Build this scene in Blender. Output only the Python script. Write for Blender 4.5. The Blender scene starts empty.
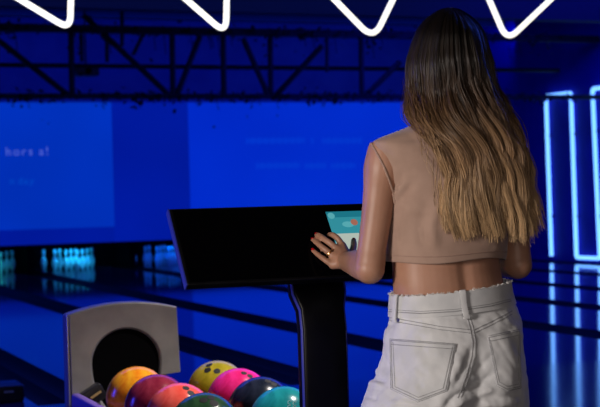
import bpy, bmesh, random, math
import numpy as np
from math import sin, cos, tan, pi, radians, atan, sqrt
from mathutils import Vector, Matrix, Quaternion
from mathutils.bvhtree import BVHTree

random.seed(7)
rng = np.random.default_rng(11)
scn = bpy.context.scene
COL = scn.collection

# ------------------------------------------------------------------ camera
FPX = 600 * 85 / 36.0
CAM_H = 1.27
TH, ROLL, PIT = radians(22), radians(1.5), atan(8.5 / FPX)
CP = Vector((0, 0, CAM_H))
F0 = Vector((sin(TH), cos(TH), 0)); R0 = Vector((cos(TH), -sin(TH), 0)); ZU = Vector((0, 0, 1))
FW = F0 * cos(PIT) - ZU * sin(PIT); U0 = ZU * cos(PIT) + F0 * sin(PIT)
RT = R0 * cos(ROLL) - U0 * sin(ROLL); UP = U0 * cos(ROLL) + R0 * sin(ROLL)

cam_data = bpy.data.cameras.new('camera')
cam = bpy.data.objects.new('camera', cam_data)
COL.objects.link(cam)
cam_data.lens = 85; cam_data.sensor_width = 36
cam_data.clip_start = 0.05; cam_data.clip_end = 200
M = Matrix((RT, UP, -FW)).transposed().to_4x4()
M.translation = CP
cam.matrix_world = M
cam_data.dof.use_dof = True
cam_data.dof.focus_distance = 3.5
cam_data.dof.aperture_fstop = 7.8
scn.camera = cam


def ray(x, y): return FW + RT * ((x - 300) / FPX) - UP * ((y - 203.5) / FPX)
def P(x, y, z): return CP + ray(x, y) * z
def on(x, y, ax, v):
    d = ray(x, y)
    return CP + d * ((v - CP[ax]) / d[ax])
def proj(p):
    d = Vector(p) - CP
    z = d.dot(FW)
    return 300 + FPX * d.dot(RT) / z, 203.5 - FPX * d.dot(UP) / z


# ------------------------------------------------------------------ world, exposure, lamps
scn.view_settings.view_transform = 'Standard'
scn.view_settings.look = 'None'
scn.view_settings.exposure = 0.0
scn.view_settings.gamma = 1.0
scn.view_settings.use_curve_mapping = False
w = bpy.data.worlds.new('world'); scn.world = w
w.use_nodes = True
w.node_tree.nodes['Background'].inputs[0].default_value = (0.01, 0.02, 0.08, 1)
w.node_tree.nodes['Background'].inputs[1].default_value = 0.2


def area(name, loc, target, sx, sy, power, color):
    d = bpy.data.lights.new(name, 'AREA')
    d.shape = 'RECTANGLE'; d.size = sx; d.size_y = sy
    d.energy = power; d.color = color
    o = bpy.data.objects.new(name, d); COL.objects.link(o)
    o.location = loc
    v = Vector(target) - Vector(loc)
    o.rotation_euler = v.to_track_quat('-Z', 'Y').to_euler()
    return o


def spot(name, loc, target, power, size, blend, soft, color):
    d = bpy.data.lights.new(name, 'SPOT'); d.energy = power; d.spot_size = radians(size); d.spot_blend = blend; d.shadow_soft_size = soft; d.color = color
    o = bpy.data.objects.new(name, d); COL.objects.link(o); o.location = loc
    o.rotation_euler = (Vector(target) - Vector(loc)).to_track_quat('-Z', 'Y').to_euler()
spot('key_spot', R0 * -2.5 + F0 * 0.5 + ZU * 1.6, (1.45, 2.75, 1.0), 430, 34, 0.6, 0.35, (1, 0.90, 0.83))
area('soft_lamp', R0 * 0.5 + F0 * -1.2 + ZU * 1.5, (1.5, 2.83, 0.95), 1.2, 1.0, 24, (1, 0.86, 0.76))
spot('ceiling_spot', (2.8, 3.9, 3.3), (1.53, 4.50, 0.62), 520, 32, 0.9, 0.10, (1, 0.93, 0.86))
area('blue_floor_fill', (4.5, 12.5, 4.2), (4.5, 12.5, 0), 9, 7, 330, (0.02, 0.07, 1))  # unseen blue area light, added to tint the lanes
area('blue_floor_fill', (10.8, 15, 4.2), (10.8, 15, 0), 4, 8, 420, (0.01, 0.02, 1))  # extra unseen blue light, added to brighten the right-hand lanes
area('blue_wall_fill', (8, 22.8, 4.15), (8, 25.5, 4.0), 16, 0.3, 85, (0.0, 0.03, 1))  # unseen blue strip light, added to brighten the wall above the screens
area('violet_lamp', (-3.2, 6.8, 1.7), (1.3, 4.0, 0.9), 0.5, 1.4, 90, (0.05, 0.05, 1))
area('blue_lamp', (4.6, 4.6, 2.9), (1.6, 2.9, 1.2), 0.6, 1.2, 16, (0.05, 0.12, 1))


# ------------------------------------------------------------------ mesh helpers
class MB:
    def __init__(s): s.v = []; s.f = []; s.uv = {}
    def add(s, vs, fs):
        n = len(s.v)
        s.v += [Vector(p) for p in vs]
        s.f += [tuple(i + n for i in f) for f in fs]
        return n
    def box(s, c, size, rot=None, bev=0.0):
        bm = bmesh.new()
        bmesh.ops.create_cube(bm, size=1)
        bmesh.ops.scale(bm, vec=Vector(size), verts=bm.verts)
        if bev: bmesh.ops.bevel(bm, geom=bm.edges[:], offset=bev, segments=3, affect='EDGES', profile=0.5)
        s.bm(bm, Vector(c), rot)
    def bm(s, bm, c=Vector(), rot=None):
        bm.verts.index_update()
        vs = [(rot @ v.co if rot else v.co) + c for v in bm.verts]
        s.add(vs, [[v.index for v in f.verts] for f in bm.faces]); bm.free()
    def loft(s, rings, closed=True, caps=True):
        n = len(rings[0]); b = len(s.v)
        for r in rings: s.v += [Vector(p) for p in r]
        for i in range(len(rings) - 1):
            for j in range(n if closed else n - 1):
                k = (j + 1) % n
                s.f.append((b + i * n + j, b + i * n + k, b + (i + 1) * n + k, b + (i + 1) * n + j))
        if caps and closed:
            s.f.append(tuple(b + j for j in reversed(range(n))))
            s.f.append(tuple(b + (len(rings) - 1) * n + j for j in range(n)))
        return b
    def tube(s, path, rad, n=10, caps=True, flat=None):
        path = [Vector(p) for p in path]
        if not hasattr(rad, '__len__'): rad = [rad] * len(path)
        rings = []; up = None
        for i, p in enumerate(path):
            a = path[max(i - 1, 0)]; c = path[min(i + 1, len(path) - 1)]
            t = (c - a).normalized()
            if up is None:
                up = Vector((0, 0, 1)) if abs(t.z) < 0.9 else Vector((0, 1, 0))
            e1 = t.cross(up)
            if e1.length < 1e-6: e1 = t.orthogonal()
            e1.normalize(); e2 = e1.cross(t).normalized(); up = e2
            k = 1 if flat is None else flat
            rings.append([p + (e1 * cos(2 * pi * j / n) + e2 * sin(2 * pi * j / n) * k) * rad[i] for j in range(n)])
        return s.loft(rings, True, caps)
    def ring_tube(s, path, r, n=8):
        path = [Vector(p) for p in path]; m = len(path); rings = []
        nrm = Vector()
        for i in range(m): nrm += path[i].cross(path[(i + 1) % m])
        nrm.normalize()
        for i in range(m):
            t = (path[(i + 1) % m] - path[i - 1]).normalized()
            e1 = t.cross(nrm).normalized()
            rings.append([path[i] + (e1 * cos(2 * pi * j / n) + nrm * sin(2 * pi * j / n)) * r for j in range(n)])
        rings.append(rings[0])
        s.loft(rings, True, False)
    def ball(s, c, r, seg=24, rin=14, sc=(1, 1, 1), rot=None):
        bm = bmesh.new()
        bmesh.ops.create_uvsphere(bm, u_segments=seg, v_segments=rin, radius=r)
        bmesh.ops.scale(bm, vec=Vector(sc), verts=bm.verts)
        s.bm(bm, Vector(c), rot)
    def lathe(s, prof, c=(0, 0, 0), n=24):
        c = Vector(c)
        s.loft([[c + Vector((r * cos(2 * pi * j / n), r * sin(2 * pi * j / n), z)) for j in range(n)] for r, z in prof])
    def mesh(s, name, origin=Vector()):
        me = bpy.data.meshes.new(name)
        me.from_pydata([tuple(p - origin) for p in s.v], [], s.f)
        me.validate(); me.update()
        return me
    def build(s, name, mat, parent=None, origin=None, smooth=True, angle=40):
        o_ = wloc(parent) if parent else (Vector(origin) if origin is not None else Vector())
        me = s.mesh(name, o_)
        return link(name, me, mat, parent, o_, smooth, angle)


def wloc(o):
    p = Vector()
    while o: p += o.location; o = o.parent
    return p


def link(name, me, mat, parent, org, smooth=True, angle=40):
    bm = bmesh.new(); bm.from_mesh(me)
    bmesh.ops.recalc_face_normals(bm, faces=bm.faces[:])
    if smooth:
        for f in bm.faces: f.smooth = True
        for e in bm.edges:
            if len(e.link_faces) == 2 and e.calc_face_angle(0) > radians(angle): e.smooth = False
    bm.to_mesh(me); bm.free()
    if mat:
        if isinstance(mat, (list, tuple)):
            for m_ in mat: me.materials.append(m_)
        else: me.materials.append(mat)
    o = bpy.data.objects.new(name, me); COL.objects.link(o)
    if parent: o.parent = parent
    else: o.location = org
    return o


def thing(name, loc, label, cat, group=None):
    o = bpy.data.objects.new(name, None); COL.objects.link(o)
    o.location = loc; o.empty_display_size = 0.1
    return tag(o, label, cat, group)
def tag(o, label, cat, group=None, kind=None):
    o['label'] = label; o['category'] = cat
    if group: o['group'] = group
    if kind: o['kind'] = kind
    return o
def struct(o): o['kind'] = 'structure'; return o
def dup(root, loc, label=None):
    r = root.copy(); COL.objects.link(r); r.location = loc
    if label: r['label'] = label
    for ch in list(root.children):
        c = ch.copy(); COL.objects.link(c); c.parent = r
        for g in list(ch.children):
            d = g.copy(); COL.objects.link(d); d.parent = c
    return r


def baked(mb, voxel, smooth_it=4, smooth_f=0.5, name='tmp'):
    me = mb.mesh(name)
    o = bpy.data.objects.new(name, me); COL.objects.link(o)
    m_ = o.modifiers.new('r', 'REMESH'); m_.mode = 'VOXEL'; m_.voxel_size = voxel
    if smooth_it:
        s_ = o.modifiers.new('s', 'SMOOTH'); s_.factor = smooth_f; s_.iterations = smooth_it
    dg = bpy.context.evaluated_depsgraph_get(); dg.update()
    out = bpy.data.meshes.new_from_object(o.evaluated_get(dg))
    bpy.data.objects.remove(o); out.name = name
    return out


def interp(tab, x):
    xs = [t[0] for t in tab]
    return np.array([np.interp(x, xs, [t[k] for t in tab]) for k in range(1, len(tab[0]))])


def smooth_tab(tab, n):
    """catmull-rom resample of rows (first column is the parameter)"""
    tab = np.array(tab, float); out = []
    m_ = len(tab)
    for q in np.linspace(0, m_ - 1, n):
        i = min(int(q), m_ - 2); t = q - i
        p0 = tab[max(i - 1, 0)]; p1 = tab[i]; p2 = tab[i + 1]; p3 = tab[min(i + 2, m_ - 1)]
        out.append(0.5 * (2 * p1 + (p2 - p0) * t + (2 * p0 - 5 * p1 + 4 * p2 - p3) * t * t + (3 * p1 - p0 - 3 * p2 + p3) * t ** 3))
    return out


# ------------------------------------------------------------------ materials
def mat(name, col, rough=0.5, metal=0.0, spec=0.5, coat=0.0, noise=None, bump=None, emit=None, sheen=0.0):
    m_ = bpy.data.materials.new(name); m_.use_nodes = True
    nt = m_.node_tree; b = nt.nodes['Principled BSDF']
    b.inputs['Base Color'].default_value = (*col, 1)
    b.inputs['Roughness'].default_value = rough
    b.inputs['Metallic'].default_value = metal
    b.inputs['Specular IOR Level'].default_value = spec
    b.inputs['Coat Weight'].default_value = coat
    b.inputs['Coat Roughness'].default_value = 0.06
    b.inputs['Sheen Weight'].default_value = sheen
    tc = nt.nodes.new('ShaderNodeTexCoord')
    if noise:
        col2, scale, detail = noise[:3]
        n = nt.nodes.new('ShaderNodeTexNoise'); n.inputs['Scale'].default_value = scale; n.inputs['Detail'].default_value = detail
        if len(noise) > 4: n.inputs['Distortion'].default_value = noise[4]
        mp = nt.nodes.new('ShaderNodeMapping')
        if len(noise) > 3 and noise[3]: mp.inputs['Scale'].default_value = noise[3]
        nt.links.new(tc.outputs['Object'], mp.inputs[0]); nt.links.new(mp.outputs[0], n.inputs['Vector'])
        r = nt.nodes.new('ShaderNodeValToRGB')
        r.color_ramp.elements[0].color = (*col, 1); r.color_ramp.elements[1].color = (*col2, 1)
        r.color_ramp.elements[0].position = 0.38; r.color_ramp.elements[1].position = 0.62
        nt.links.new(n.outputs['Fac'], r.inputs[0]); nt.links.new(r.outputs[0], b.inputs['Base Color'])
    if bump:
        scale, strength, dist = bump[:3]
        n = nt.nodes.new('ShaderNodeTexNoise'); n.inputs['Scale'].default_value = scale; n.inputs['Detail'].default_value = 6
        mp = nt.nodes.new('ShaderNodeMapping')
        if len(bump) > 3: mp.inputs['Scale'].default_value = bump[3]
        nt.links.new(tc.outputs['Object'], mp.inputs[0]); nt.links.new(mp.outputs[0], n.inputs['Vector'])
        bp = nt.nodes.new('ShaderNodeBump'); bp.inputs['Strength'].default_value = strength; bp.inputs['Distance'].default_value = dist
        nt.links.new(n.outputs['Fac'], bp.inputs['Height']); nt.links.new(bp.outputs[0], b.inputs['Normal'])
    if emit:
        b.inputs['Emission Color'].default_value = (*emit[0], 1); b.inputs['Emission Strength'].default_value = emit[1]
    return m_


m_black = mat('black_paint', (0.0015, 0.0015, 0.002), 0.8, spec=0.05, noise=((0.002, 0.002, 0.003), 6, 3))
m_ceil = mat('dark_ceiling', (0.006, 0.006, 0.010), 0.9, noise=((0.012, 0.012, 0.016), 3, 4))
m_wall = mat('blue_wall_paint', (0.10, 0.12, 0.30), 0.8, noise=((0.13, 0.15, 0.34), 2, 4))
m_wallr = mat('navy_wall_paint', (0.008, 0.008, 0.30), 0.7, spec=0.2, noise=((0.012, 0.012, 0.36), 2, 4))
m_walld = mat('dark_wall_paint', (0.03, 0.03, 0.04), 0.8, noise=((0.04, 0.04, 0.05), 2, 4))
m_truss = mat('black_steel', (0.003, 0.003, 0.005), 0.6, noise=((0.006, 0.006, 0.008), 20, 3))
m_leaf = mat('dark_leaves', (0.004, 0.012, 0.006), 0.7, noise=((0.008, 0.02, 0.008), 8, 2))
m_white_neon = mat('white_tube', (0.8, 0.8, 0.75), 0.4, emit=((1, 0.98, 0.90), 1.35))
m_blue_neon = mat('blue_tube', (0.3, 0.5, 0.8), 0.4, emit=((0.15, 0.42, 1.0), 2.1))
m_wire = mat('black_wire', (0.01, 0.01, 0.01), 0.6)
m_pin = mat('pin_white', (0.85, 0.85, 0.82), 0.25, coat=0.5)
m_pinred = mat('pin_red', (0.6, 0.03, 0.03), 0.3)


def wood(name, c1, c2, rough):
    m_ = bpy.data.materials.new(name); m_.use_nodes = True
    nt = m_.node_tree; b = nt.nodes['Principled BSDF']
    tc = nt.nodes.new('ShaderNodeTexCoord')
    mp = nt.nodes.new('ShaderNodeMapping'); mp.inputs['Scale'].default_value = (26, 0.35, 1)
    n = nt.nodes.new('ShaderNodeTexNoise'); n.inputs['Scale'].default_value = 1.0; n.inputs['Detail'].default_value = 4
    r = nt.nodes.new('ShaderNodeValToRGB')
    r.color_ramp.elements[0].color = (*c1, 1); r.color_ramp.elements[1].color = (*c2, 1)
    r.color_ramp.elements[0].position = 0.3; r.color_ramp.elements[1].position = 0.7
    nt.links.new(tc.outputs['Object'], mp.inputs[0]); nt.links.new(mp.outputs[0], n.inputs['Vector'])
    nt.links.new(n.outputs['Fac'], r.inputs[0]); nt.links.new(r.outputs[0], b.inputs['Base Color'])
    b.inputs['Roughness'].default_value = rough
    b.inputs['Specular IOR Level'].default_value = 0.5
    n2 = nt.nodes.new('ShaderNodeTexNoise'); n2.inputs['Scale'].default_value = 7; n2.inputs['Detail'].default_value = 2
    bp = nt.nodes.new('ShaderNodeBump'); bp.inputs['Strength'].default_value = 0.05; bp.inputs['Distance'].default_value = 0.004
    nt.links.new(tc.outputs['Object'], n2.inputs['Vector']); nt.links.new(n2.outputs['Fac'], bp.inputs['Height'])
    nt.links.new(bp.outputs[0], b.inputs['Normal'])
    return m_


m_lane = wood('lane_boards', (0.03, 0.03, 0.075), (0.045, 0.043, 0.09), 0.07)
m_appr = wood('approach_boards', (0.022, 0.021, 0.032), (0.032, 0.03, 0.04), 0.10)
m_gutter = mat('gutter_plastic', (0.004, 0.004, 0.006), 0.6, spec=0.1)


def screen(name, col, s_, col2):
    m_ = mat(name, (0.02, 0.02, 0.03), 0.6)
    nt = m_.node_tree; b = nt.nodes['Principled BSDF']
    tc = nt.nodes.new('ShaderNodeTexCoord')
    n = nt.nodes.new('ShaderNodeTexNoise'); n.inputs['Scale'].default_value = 0.5; n.inputs['Detail'].default_value = 1
    r = nt.nodes.new('ShaderNodeValToRGB')
    r.color_ramp.elements[0].color = (*col, 1); r.color_ramp.elements[1].color = (*col2, 1)
    r.color_ramp.elements[0].position = 0.3; r.color_ramp.elements[1].position = 0.7
    nt.links.new(tc.outputs['Object'], n.inputs['Vector']); nt.links.new(n.outputs['Fac'], r.inputs[0])
    nt.links.new(r.outputs[0], b.inputs['Emission Color']); b.inputs['Emission Strength'].default_value = s_
    return m_


m_scr_l = screen('screen_picture', (0.0, 0.026, 0.42), 1.0, (0.0, 0.031, 0.50))
m_mask_glow = screen('masking_panel_glow', (0.0, 0.008, 0.28), 1.0, (0.0, 0.010, 0.34))  # blue light on the masking panels, put in as a dim glow
m_scr_r = screen('bright_screen_picture', (0.0, 0.020, 0.52), 1.0, (0.0, 0.026, 0.60))
m_txt = mat('screen_letters', (0.05, 0.05, 0.05), 0.6, emit=((0.075, 0.12, 0.62), 1))
m_txt2 = mat('screen_dim_letters', (0.05, 0.05, 0.05), 0.6, emit=((0.0, 0.062, 0.50), 1))
m_txt3 = mat('screen_faint_marks', (0.05, 0.05, 0.05), 0.6, emit=((0.0, 0.033, 0.57), 1))

# ------------------------------------------------------------------ setting
FARY, WALLX = 25.4, 13.6
AP = 8.8           # foul line
def slab(name, x0, x1, y0, y1, z0, z1, m_):
    b = MB(); c = Vector(((x0 + x1) / 2, (y0 + y1) / 2, (z0 + z1) / 2))
    b.box(c, (x1 - x0, y1 - y0, z1 - z0))
    return struct(b.build(name, m_, origin=c, smooth=False))


slab('floor', -6, WALLX, -3, AP, -0.2, 0, m_appr)
slab('ceiling', -6.2, WALLX + 0.2, -3.2, 27.2, 4.6, 4.8, m_ceil)
slab('wall_right', WALLX, WALLX + 0.2, -3, 27, -0.2, 4.6, m_wallr)
slab('wall_left', -6.2, -6, -3, 27, -0.2, 4.6, m_walld)
slab('wall_back', -6.2, WALLX + 0.2, -3.2, -3, -0.2, 4.6, m_walld)
slab('wall_far', -6.2, WALLX + 0.2, 27, 27.2, -0.2, 4.6, m_walld)
slab('wall_above_screens', -6, WALLX, FARY + 0.1, FARY + 0.2, 3.06, 4.6, m_wall)

gut = [-5.6, -3.9, -2.5, -1.1, 0.35, 1.97, 3.66, 5.02, 6.93, 8.5, 10.05, 11.7, 13.2]
GW = 0.21
names = ['bowling_lane', 'gutter']
lane_no = 0
xs = [-6] + gut + [WALLX]
ordw = ['first', 'second', 'third', 'fourth', 'fifth', 'sixth', 'seventh', 'eighth', 'ninth', 'tenth', 'eleventh', 'twelfth', 'thirteenth', 'fourteenth']
vis = 0
for i in range(len(xs) - 1):
    a = xs[i] + (GW if i else 0); b_ = xs[i + 1] - (GW if i < len(xs) - 2 else 0)
    if b_ - a < 0.05: continue
    b = MB(); c = Vector(((a + b_) / 2, (AP + 26.8) / 2, -0.05))
    b.box(c, (b_ - a, 26.8 - AP, 0.1))
    slab_o = b.build('trim_%d' % (i + 1), m_lane, origin=c, smooth=False)
    struct(slab_o)
for i, g in enumerate(gut):
    b = MB()
    rings = []
    for y in (AP, 26.8):
        r = []
        for k in range(13):
            u = -1 + k / 6.0
            # two channels either side of a low divider
            z = -0.01 - 0.06 * abs(sin(pi * u)) ** 0.7
            r.append((g + u * GW, y, z))
        for k in range(12, -1, -1): r.append((g + (-1 + k / 6.0) * GW, y, -0.12))
        rings.append(r)
    b.loft(rings)
    struct(b.build('trim_%d' % (i + 30), m_gutter, origin=(g, 17, 0)))
slab('trim_61', -6, WALLX, FARY + 0.02, FARY + 0.14, 0.44, 0.50, m_black)       # lower edge of the masking wall
slab('floor_pit', -6, WALLX, AP, 27, -0.2, -0.125, m_black)
slab('wall_pit', -6, WALLX, 26.85, 26.95, -0.1, 0.5, m_black)
for i, x in enumerate(gut):
    slab('trim_%d' % (70 + i), x - 0.05, x + 0.05, FARY + 0.05, 26.85, 0, 0.44, m_black)

# projection screens and glowing masking panels above the pins
def scr(x0, x1, z0, z1, m_, label, dy=0.0):
    b = MB(); c = Vector(((x0 + x1) / 2, FARY + 0.05, (z0 + z1) / 2))
    b.box(c, (x1 - x0, 0.08 + dy, z1 - z0), bev=0.004)
    return tag(b.build('screen_or_mask', m_, origin=c, smooth=False), label, 'screen', None)


XL, XR = 6.58, 8.05
scr(-5.9, XL, 0.78, 3.06, m_scr_l, 'big blue screen with pale lettering, at the left above the pins', 0.02)
scr(XL, XR, 0.50, 3.06, m_mask_glow, 'darker plain blue panel between the two brighter screens', 0.0)
scr(XR, WALLX - 0.05, 0.50, 3.06, m_scr_r, 'bright blue screen behind the black touchscreen desk and the person', 0.02)
scr(-5.9, XL, 0.50, 0.78, m_mask_glow, 'dim blue strip under the lettered screen, just above the pins', 0.0)


def text(words, m_, right, size, label, sp=1.0):
    """a line of words standing on the screen, right aligned; one part per word"""
    root = thing('lettering', right, label, 'lettering')
    x = 0.0
    for ch in reversed(words):
        if ch == ' ': x -= size * 0.30; continue
        cu = bpy.data.curves.new('t', 'FONT'); cu.body = ch; cu.size = size; cu.extrude = 0.002
        o = bpy.data.objects.new('t', cu); COL.objects.link(o)
        dg = bpy.context.evaluated_depsgraph_get(); dg.update()
        me = bpy.data.meshes.new_from_object(o.evaluated_get(dg)); bpy.data.objects.remove(o)
        x0 = min(v.co.x for v in me.vertices); x1 = max(v.co.x for v in me.vertices)
        for v in me.vertices: v.co = Vector((v.co.x - x1 + x, v.co.z, v.co.y))
        me.name = 'letter'; link('letter', me, m_, root, Vector(), smooth=False)
        x -= (x1 - x0) + size * 0.10 * sp


text('hors a!', m_txt, on(48, 155, 1, FARY - 0.005), 0.215, 'larger pale line of letters on the left blue screen', 2.4)
text('n day', m_txt2, on(34, 184, 1, FARY - 0.005), 0.18, 'smaller dim teal line of letters low on the left blue screen', 1.6)
for yy, segs, lab in [(141, [(246, 305), (311, 314), (322, 362)], 'upper faint blurred line on the bright blue screen'),
                      (166, [(256, 300), (305, 326), (331, 356)], 'lower faint blurred line on the bright blue screen')]:
    root = thing('text_line', on(segs[0][0], yy, 1, FARY - 0.012), lab, 'lettering')
    for x0, x1 in segs:
        b = MB(); a = on(x0, yy, 1, FARY - 0.012); c = on(x1, yy, 1, FARY - 0.012)
        n = max(2, int((c.x - a.x) / 0.03)); rings = []
        for q in range(n + 1):
            x = a.x + (c.x - a.x) * q / n; hh = 0.05 + 0.035 * sin(q * 2.1) * sin(q * 0.7)
            rings.append([(x, a.y, a.z - hh), (x, a.y, a.z + hh), (x, a.y + 0.006, a.z + hh), (x, a.y + 0.006, a.z - hh)])
        b.loft(rings); b.build('word', m_txt3, root, smooth=False)

# ------------------------------------------------------------------ pins
prof = [(0.026, 0), (0.029, 0.006), (0.038, 0.04), (0.055, 0.09), (0.0605, 0.115), (0.058, 0.15), (0.047, 0.19), (0.033, 0.225),
        (0.0235, 0.255), (0.023, 0.275), (0.0265, 0.305), (0.032, 0.335), (0.0325, 0.348), (0.029, 0.364), (0.019, 0.376), (0.006, 0.381)]
pin0 = None
def pins(cx, y0, label, group):
    global pin0
    for r in range(4):
        for k in range(r + 1):
            loc = (cx + (k - r / 2) * 0.305, y0 + r * 0.264, 0.0)
            if pin0 is None:
                pin0 = thing('bowling_pin', loc, label, 'bowling pin', group)
                org = Vector(loc)
                b = MB(); b.lathe(prof, org, 20); b.build('pin_body', m_pin, pin0)
                for zc in (0.258, 0.276):
                    b = MB()
                    b.loft([[org + Vector(((0.0245 + e) * cos(2 * pi * j / 20), (0.0245 + e) * sin(2 * pi * j / 20), zc + dz)) for j in range(20)]
                            for dz, e in ((-0.005, -0.002), (-0.005, 0.0003), (0.005, 0.0003), (0.005, -0.002))])
                    b.build('stripe', m_pinred, pin0)
                continue
            o = dup(pin0, loc, label); o['group'] = group


pins(4.42, 25.6, 'white bowling pin in the greenish set at the far left edge', 'pins of the left set')
pins(5.92, 25.6, 'white bowling pin in the brightly cyan-lit set left of the black desk', 'pins of the cyan-lit set')
pins(7.66, 25.6, 'white bowling pin in the dim blue set beside the black desk edge', 'pins of the dim blue set')
area('pin_light', (4.42, 25.5, 0.46), (4.42, 26.1, 0.1), 0.8, 0.05, 40, (0.02, 0.9, 0.6))
area('pin_light', (5.92, 25.5, 0.46), (5.92, 26.1, 0.1), 0.8, 0.05, 240, (0.01, 0.5, 1))
area('pin_light', (7.66, 25.5, 0.46), (7.66, 26.1, 0.1), 0.8, 0.05, 80, (0.0, 0.15, 1))

# ------------------------------------------------------------------ roof trusses, pipe, ivy
TY = 20.0
def tp(x, y, Y=TY): return on(x, y, 1, Y)
zt, zb = 3.73, 2.767
t = thing('roof_truss', (6.0, TY, zb), 'black steel lattice girder spanning the lanes above the blue screens', 'truss')
for nm, z, r in (('top_chord', zt, 0.055), ('bottom_chord', zb, 0.036)):
    b = MB(); b.box((3.8, TY, z), (19.4, 0.14, r * 2)); b.build(nm, m_truss, t, smooth=False)
def member(nm, x0, y0, x1, y1, r, par=t, Y=TY):
    b = MB(); b.tube([tp(x0, y0, Y), tp(x1, y1, Y)], r, 6); b.build(nm, m_truss, par)
for x in (71, 172, 223, 270, 361, 455): member('post', x, 30, x + 1, 96, 0.045)
for d in ((-2, 40, 68, 95), (83, 15, 169, 95), (200, 36, 177, 95), (243, 38, 268, 95), (322, 46, 276, 95), (400, 62, 366, 95), (440, 40, 458, 95)):
    member('diagonal', *d, 0.045)
for d in ((81, 30, 82, 62), (107, 40, 107, 62), (122, 0, 122, 46), (145, 30, 133, 55), (327, 72, 327, 30)): member('hanger', *d, 0.03)
# second girder further back, seen above the first
t2 = thing('roof_beam', (6.0, 15.5, 3.55), 'black beam close under the ceiling, nearer than the ivy-hung lattice girder', 'beam')
b = MB(); b.box((3.8, 15.5, 3.55), (19.4, 0.2, 0.30)); b.build('top_chord', m_truss, t2, smooth=False)
for k, xx in enumerate(np.arange(-5, 13, 2.1)):
    b = MB(); b.box((xx, 15.5, 4.15), (0.12, 0.12, 0.9)); b.build('hanger', m_truss, t2, smooth=False)
b = MB(); b.tube([(-6, 21.2, 3.32), (13.5, 21.2, 3.32)], 0.035, 8)
tag(b.build('pipe', m_truss, origin=(3.8, 21.2, 3.32)), 'thin black pipe running level behind the lattice girder', 'pipe')
for k in range(9):                                                            # joists under the ceiling
    yy = 9.5 + k * 1.7
    b = MB(); b.box((3.8, yy, 4.45), (19.4, 0.16, 0.28))
    struct(b.build('trim_%d' % (90 + k), m_truss, origin=(3.8, yy, 4.45), smooth=False))
def leaves(mb, c, s_):
    q = Quaternion(Vector(rng.normal(size=3)).normalized(), rng.uniform(0, 6.28))
    pts = [(0, -1, 0), (0.55, -0.2, 0.15), (0.35, 0.5, 0.1), (0, 1, 0), (-0.35, 0.5, 0.1), (-0.55, -0.2, 0.15)]
    mb.add([c + q @ (Vector(p_) * s_) for p_ in pts], [(0, 1, 2, 3), (0, 3, 4, 5)])
for z, lab, n, drop in ((zb, 'dark ivy trailing along the lower bar of the lattice girder', 1100, 0.16), (zt, 'dark ivy trailing along the upper bar of the lattice girder', 800, 0.30)):
    b = MB()
    knots = rng.uniform(-1, 13, 60)
    for k in range(n):
        x = rng.uniform(-1, 13) if k % 3 else knots[rng.integers(60)] + rng.normal() * 0.07
        dz = rng.exponential(drop * 0.4) if k % 3 == 0 else rng.normal() * 0.05
        leaves(b, Vector((x, TY - 0.08 + rng.normal() * 0.06, z - dz)), rng.uniform(0.03, 0.055))
    for kx in knots[:40]:
        b.tube([(kx, TY - 0.08, z), (kx + 0.03, TY - 0.09, z - drop * rng.uniform(0.3, 1.3))], 0.006, 4)
    tag(b.build('ivy', m_leaf, origin=(6, TY, z), smooth=False), lab, 'ivy', kind='stuff')
pr = thing('projector', tp(86, 76, 20.6), 'small dark projector hanging under the pipe at upper left', 'projector')
pl = pr.location
b = MB(); b.box(pl + Vector((0, 0, 0.06)), (0.34, 0.3, 0.13), bev=0.02); b.build('body', mat('projector_grey', (0.02, 0.025, 0.03), 0.5), pr)
b = MB(); b.tube([pl + Vector((0, -0.14, 0.06)), pl + Vector((0, -0.19, 0.06))], 0.045, 14); b.build('lens', m_black, pr)
b = MB(); b.tube([pl + Vector((0, 0, 0.12)), (pl.x, pl.y, 4.6)], 0.014, 8); b.build('mount_pole', m_truss, pr)

# ------------------------------------------------------------------ white neon triangles
def rounded(pts, r, n=8):
    out = []
    for i, p_ in enumerate(pts):
        a = (pts[i - 1] - p_); c = (pts[(i + 1) % len(pts)] - p_)
        ang = a.angle(c); d = r / tan(ang / 2); d = min(d, a.length * 0.45, c.length * 0.45)
        A = p_ + a.normalized() * d; B_ = p_ + c.normalized() * d
        for k in range(n + 1):
            s_ = k / n
            out.append(A * (1 - s_) ** 2 + p_ * 2 * s_ * (1 - s_) + B_ * s_ ** 2)
    return out


tri = [((70, 29.5), (-1.66, -1), (0.03, -1), 'leftmost, with one upright side', 0.040),
       ((226, 34), (-1.15, -1), (0.02, -1), 'second from the left, above the black desk', 0.040),
       ((373.6, 39.8), (-0.97, -1), (0.48, -1), 'third from the left, beside the hair', 0.075),
       ((507, 41), (-0.43, -1), (1.05, -1), 'rightmost, above the right shoulder', 0.065)]
NEONY = 6.9
for (ax, ay), d1, d2, lab, rad_ in tri:
    def dirp(d, L_):
        l = sqrt(d[0] ** 2 + d[1] ** 2); return ax + d[0] / l * L_, ay + d[1] / l * L_
    A = on(ax, ay, 1, NEONY); B_ = on(*dirp(d1, 125), 1, NEONY); C_ = on(*dirp(d2, 125), 1, NEONY)
    path = rounded([A, B_, C_], rad_, 8)
    top = (B_ + C_) / 2
    t = thing('neon_triangle', A, 'white glowing triangular tube hanging point down, ' + lab, 'neon light', 'white neon triangles')
    b = MB(); b.ring_tube(path, 0.0155, 12); b.build('tube', m_white_neon, t)
    for q in (B_, C_):
        qq = A + (q - A) * 0.9
        b = MB(); b.tube([qq, (qq.x, qq.y, 4.6)], 0.004, 6); b.build('hanging_wire', m_wire, t)

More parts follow.
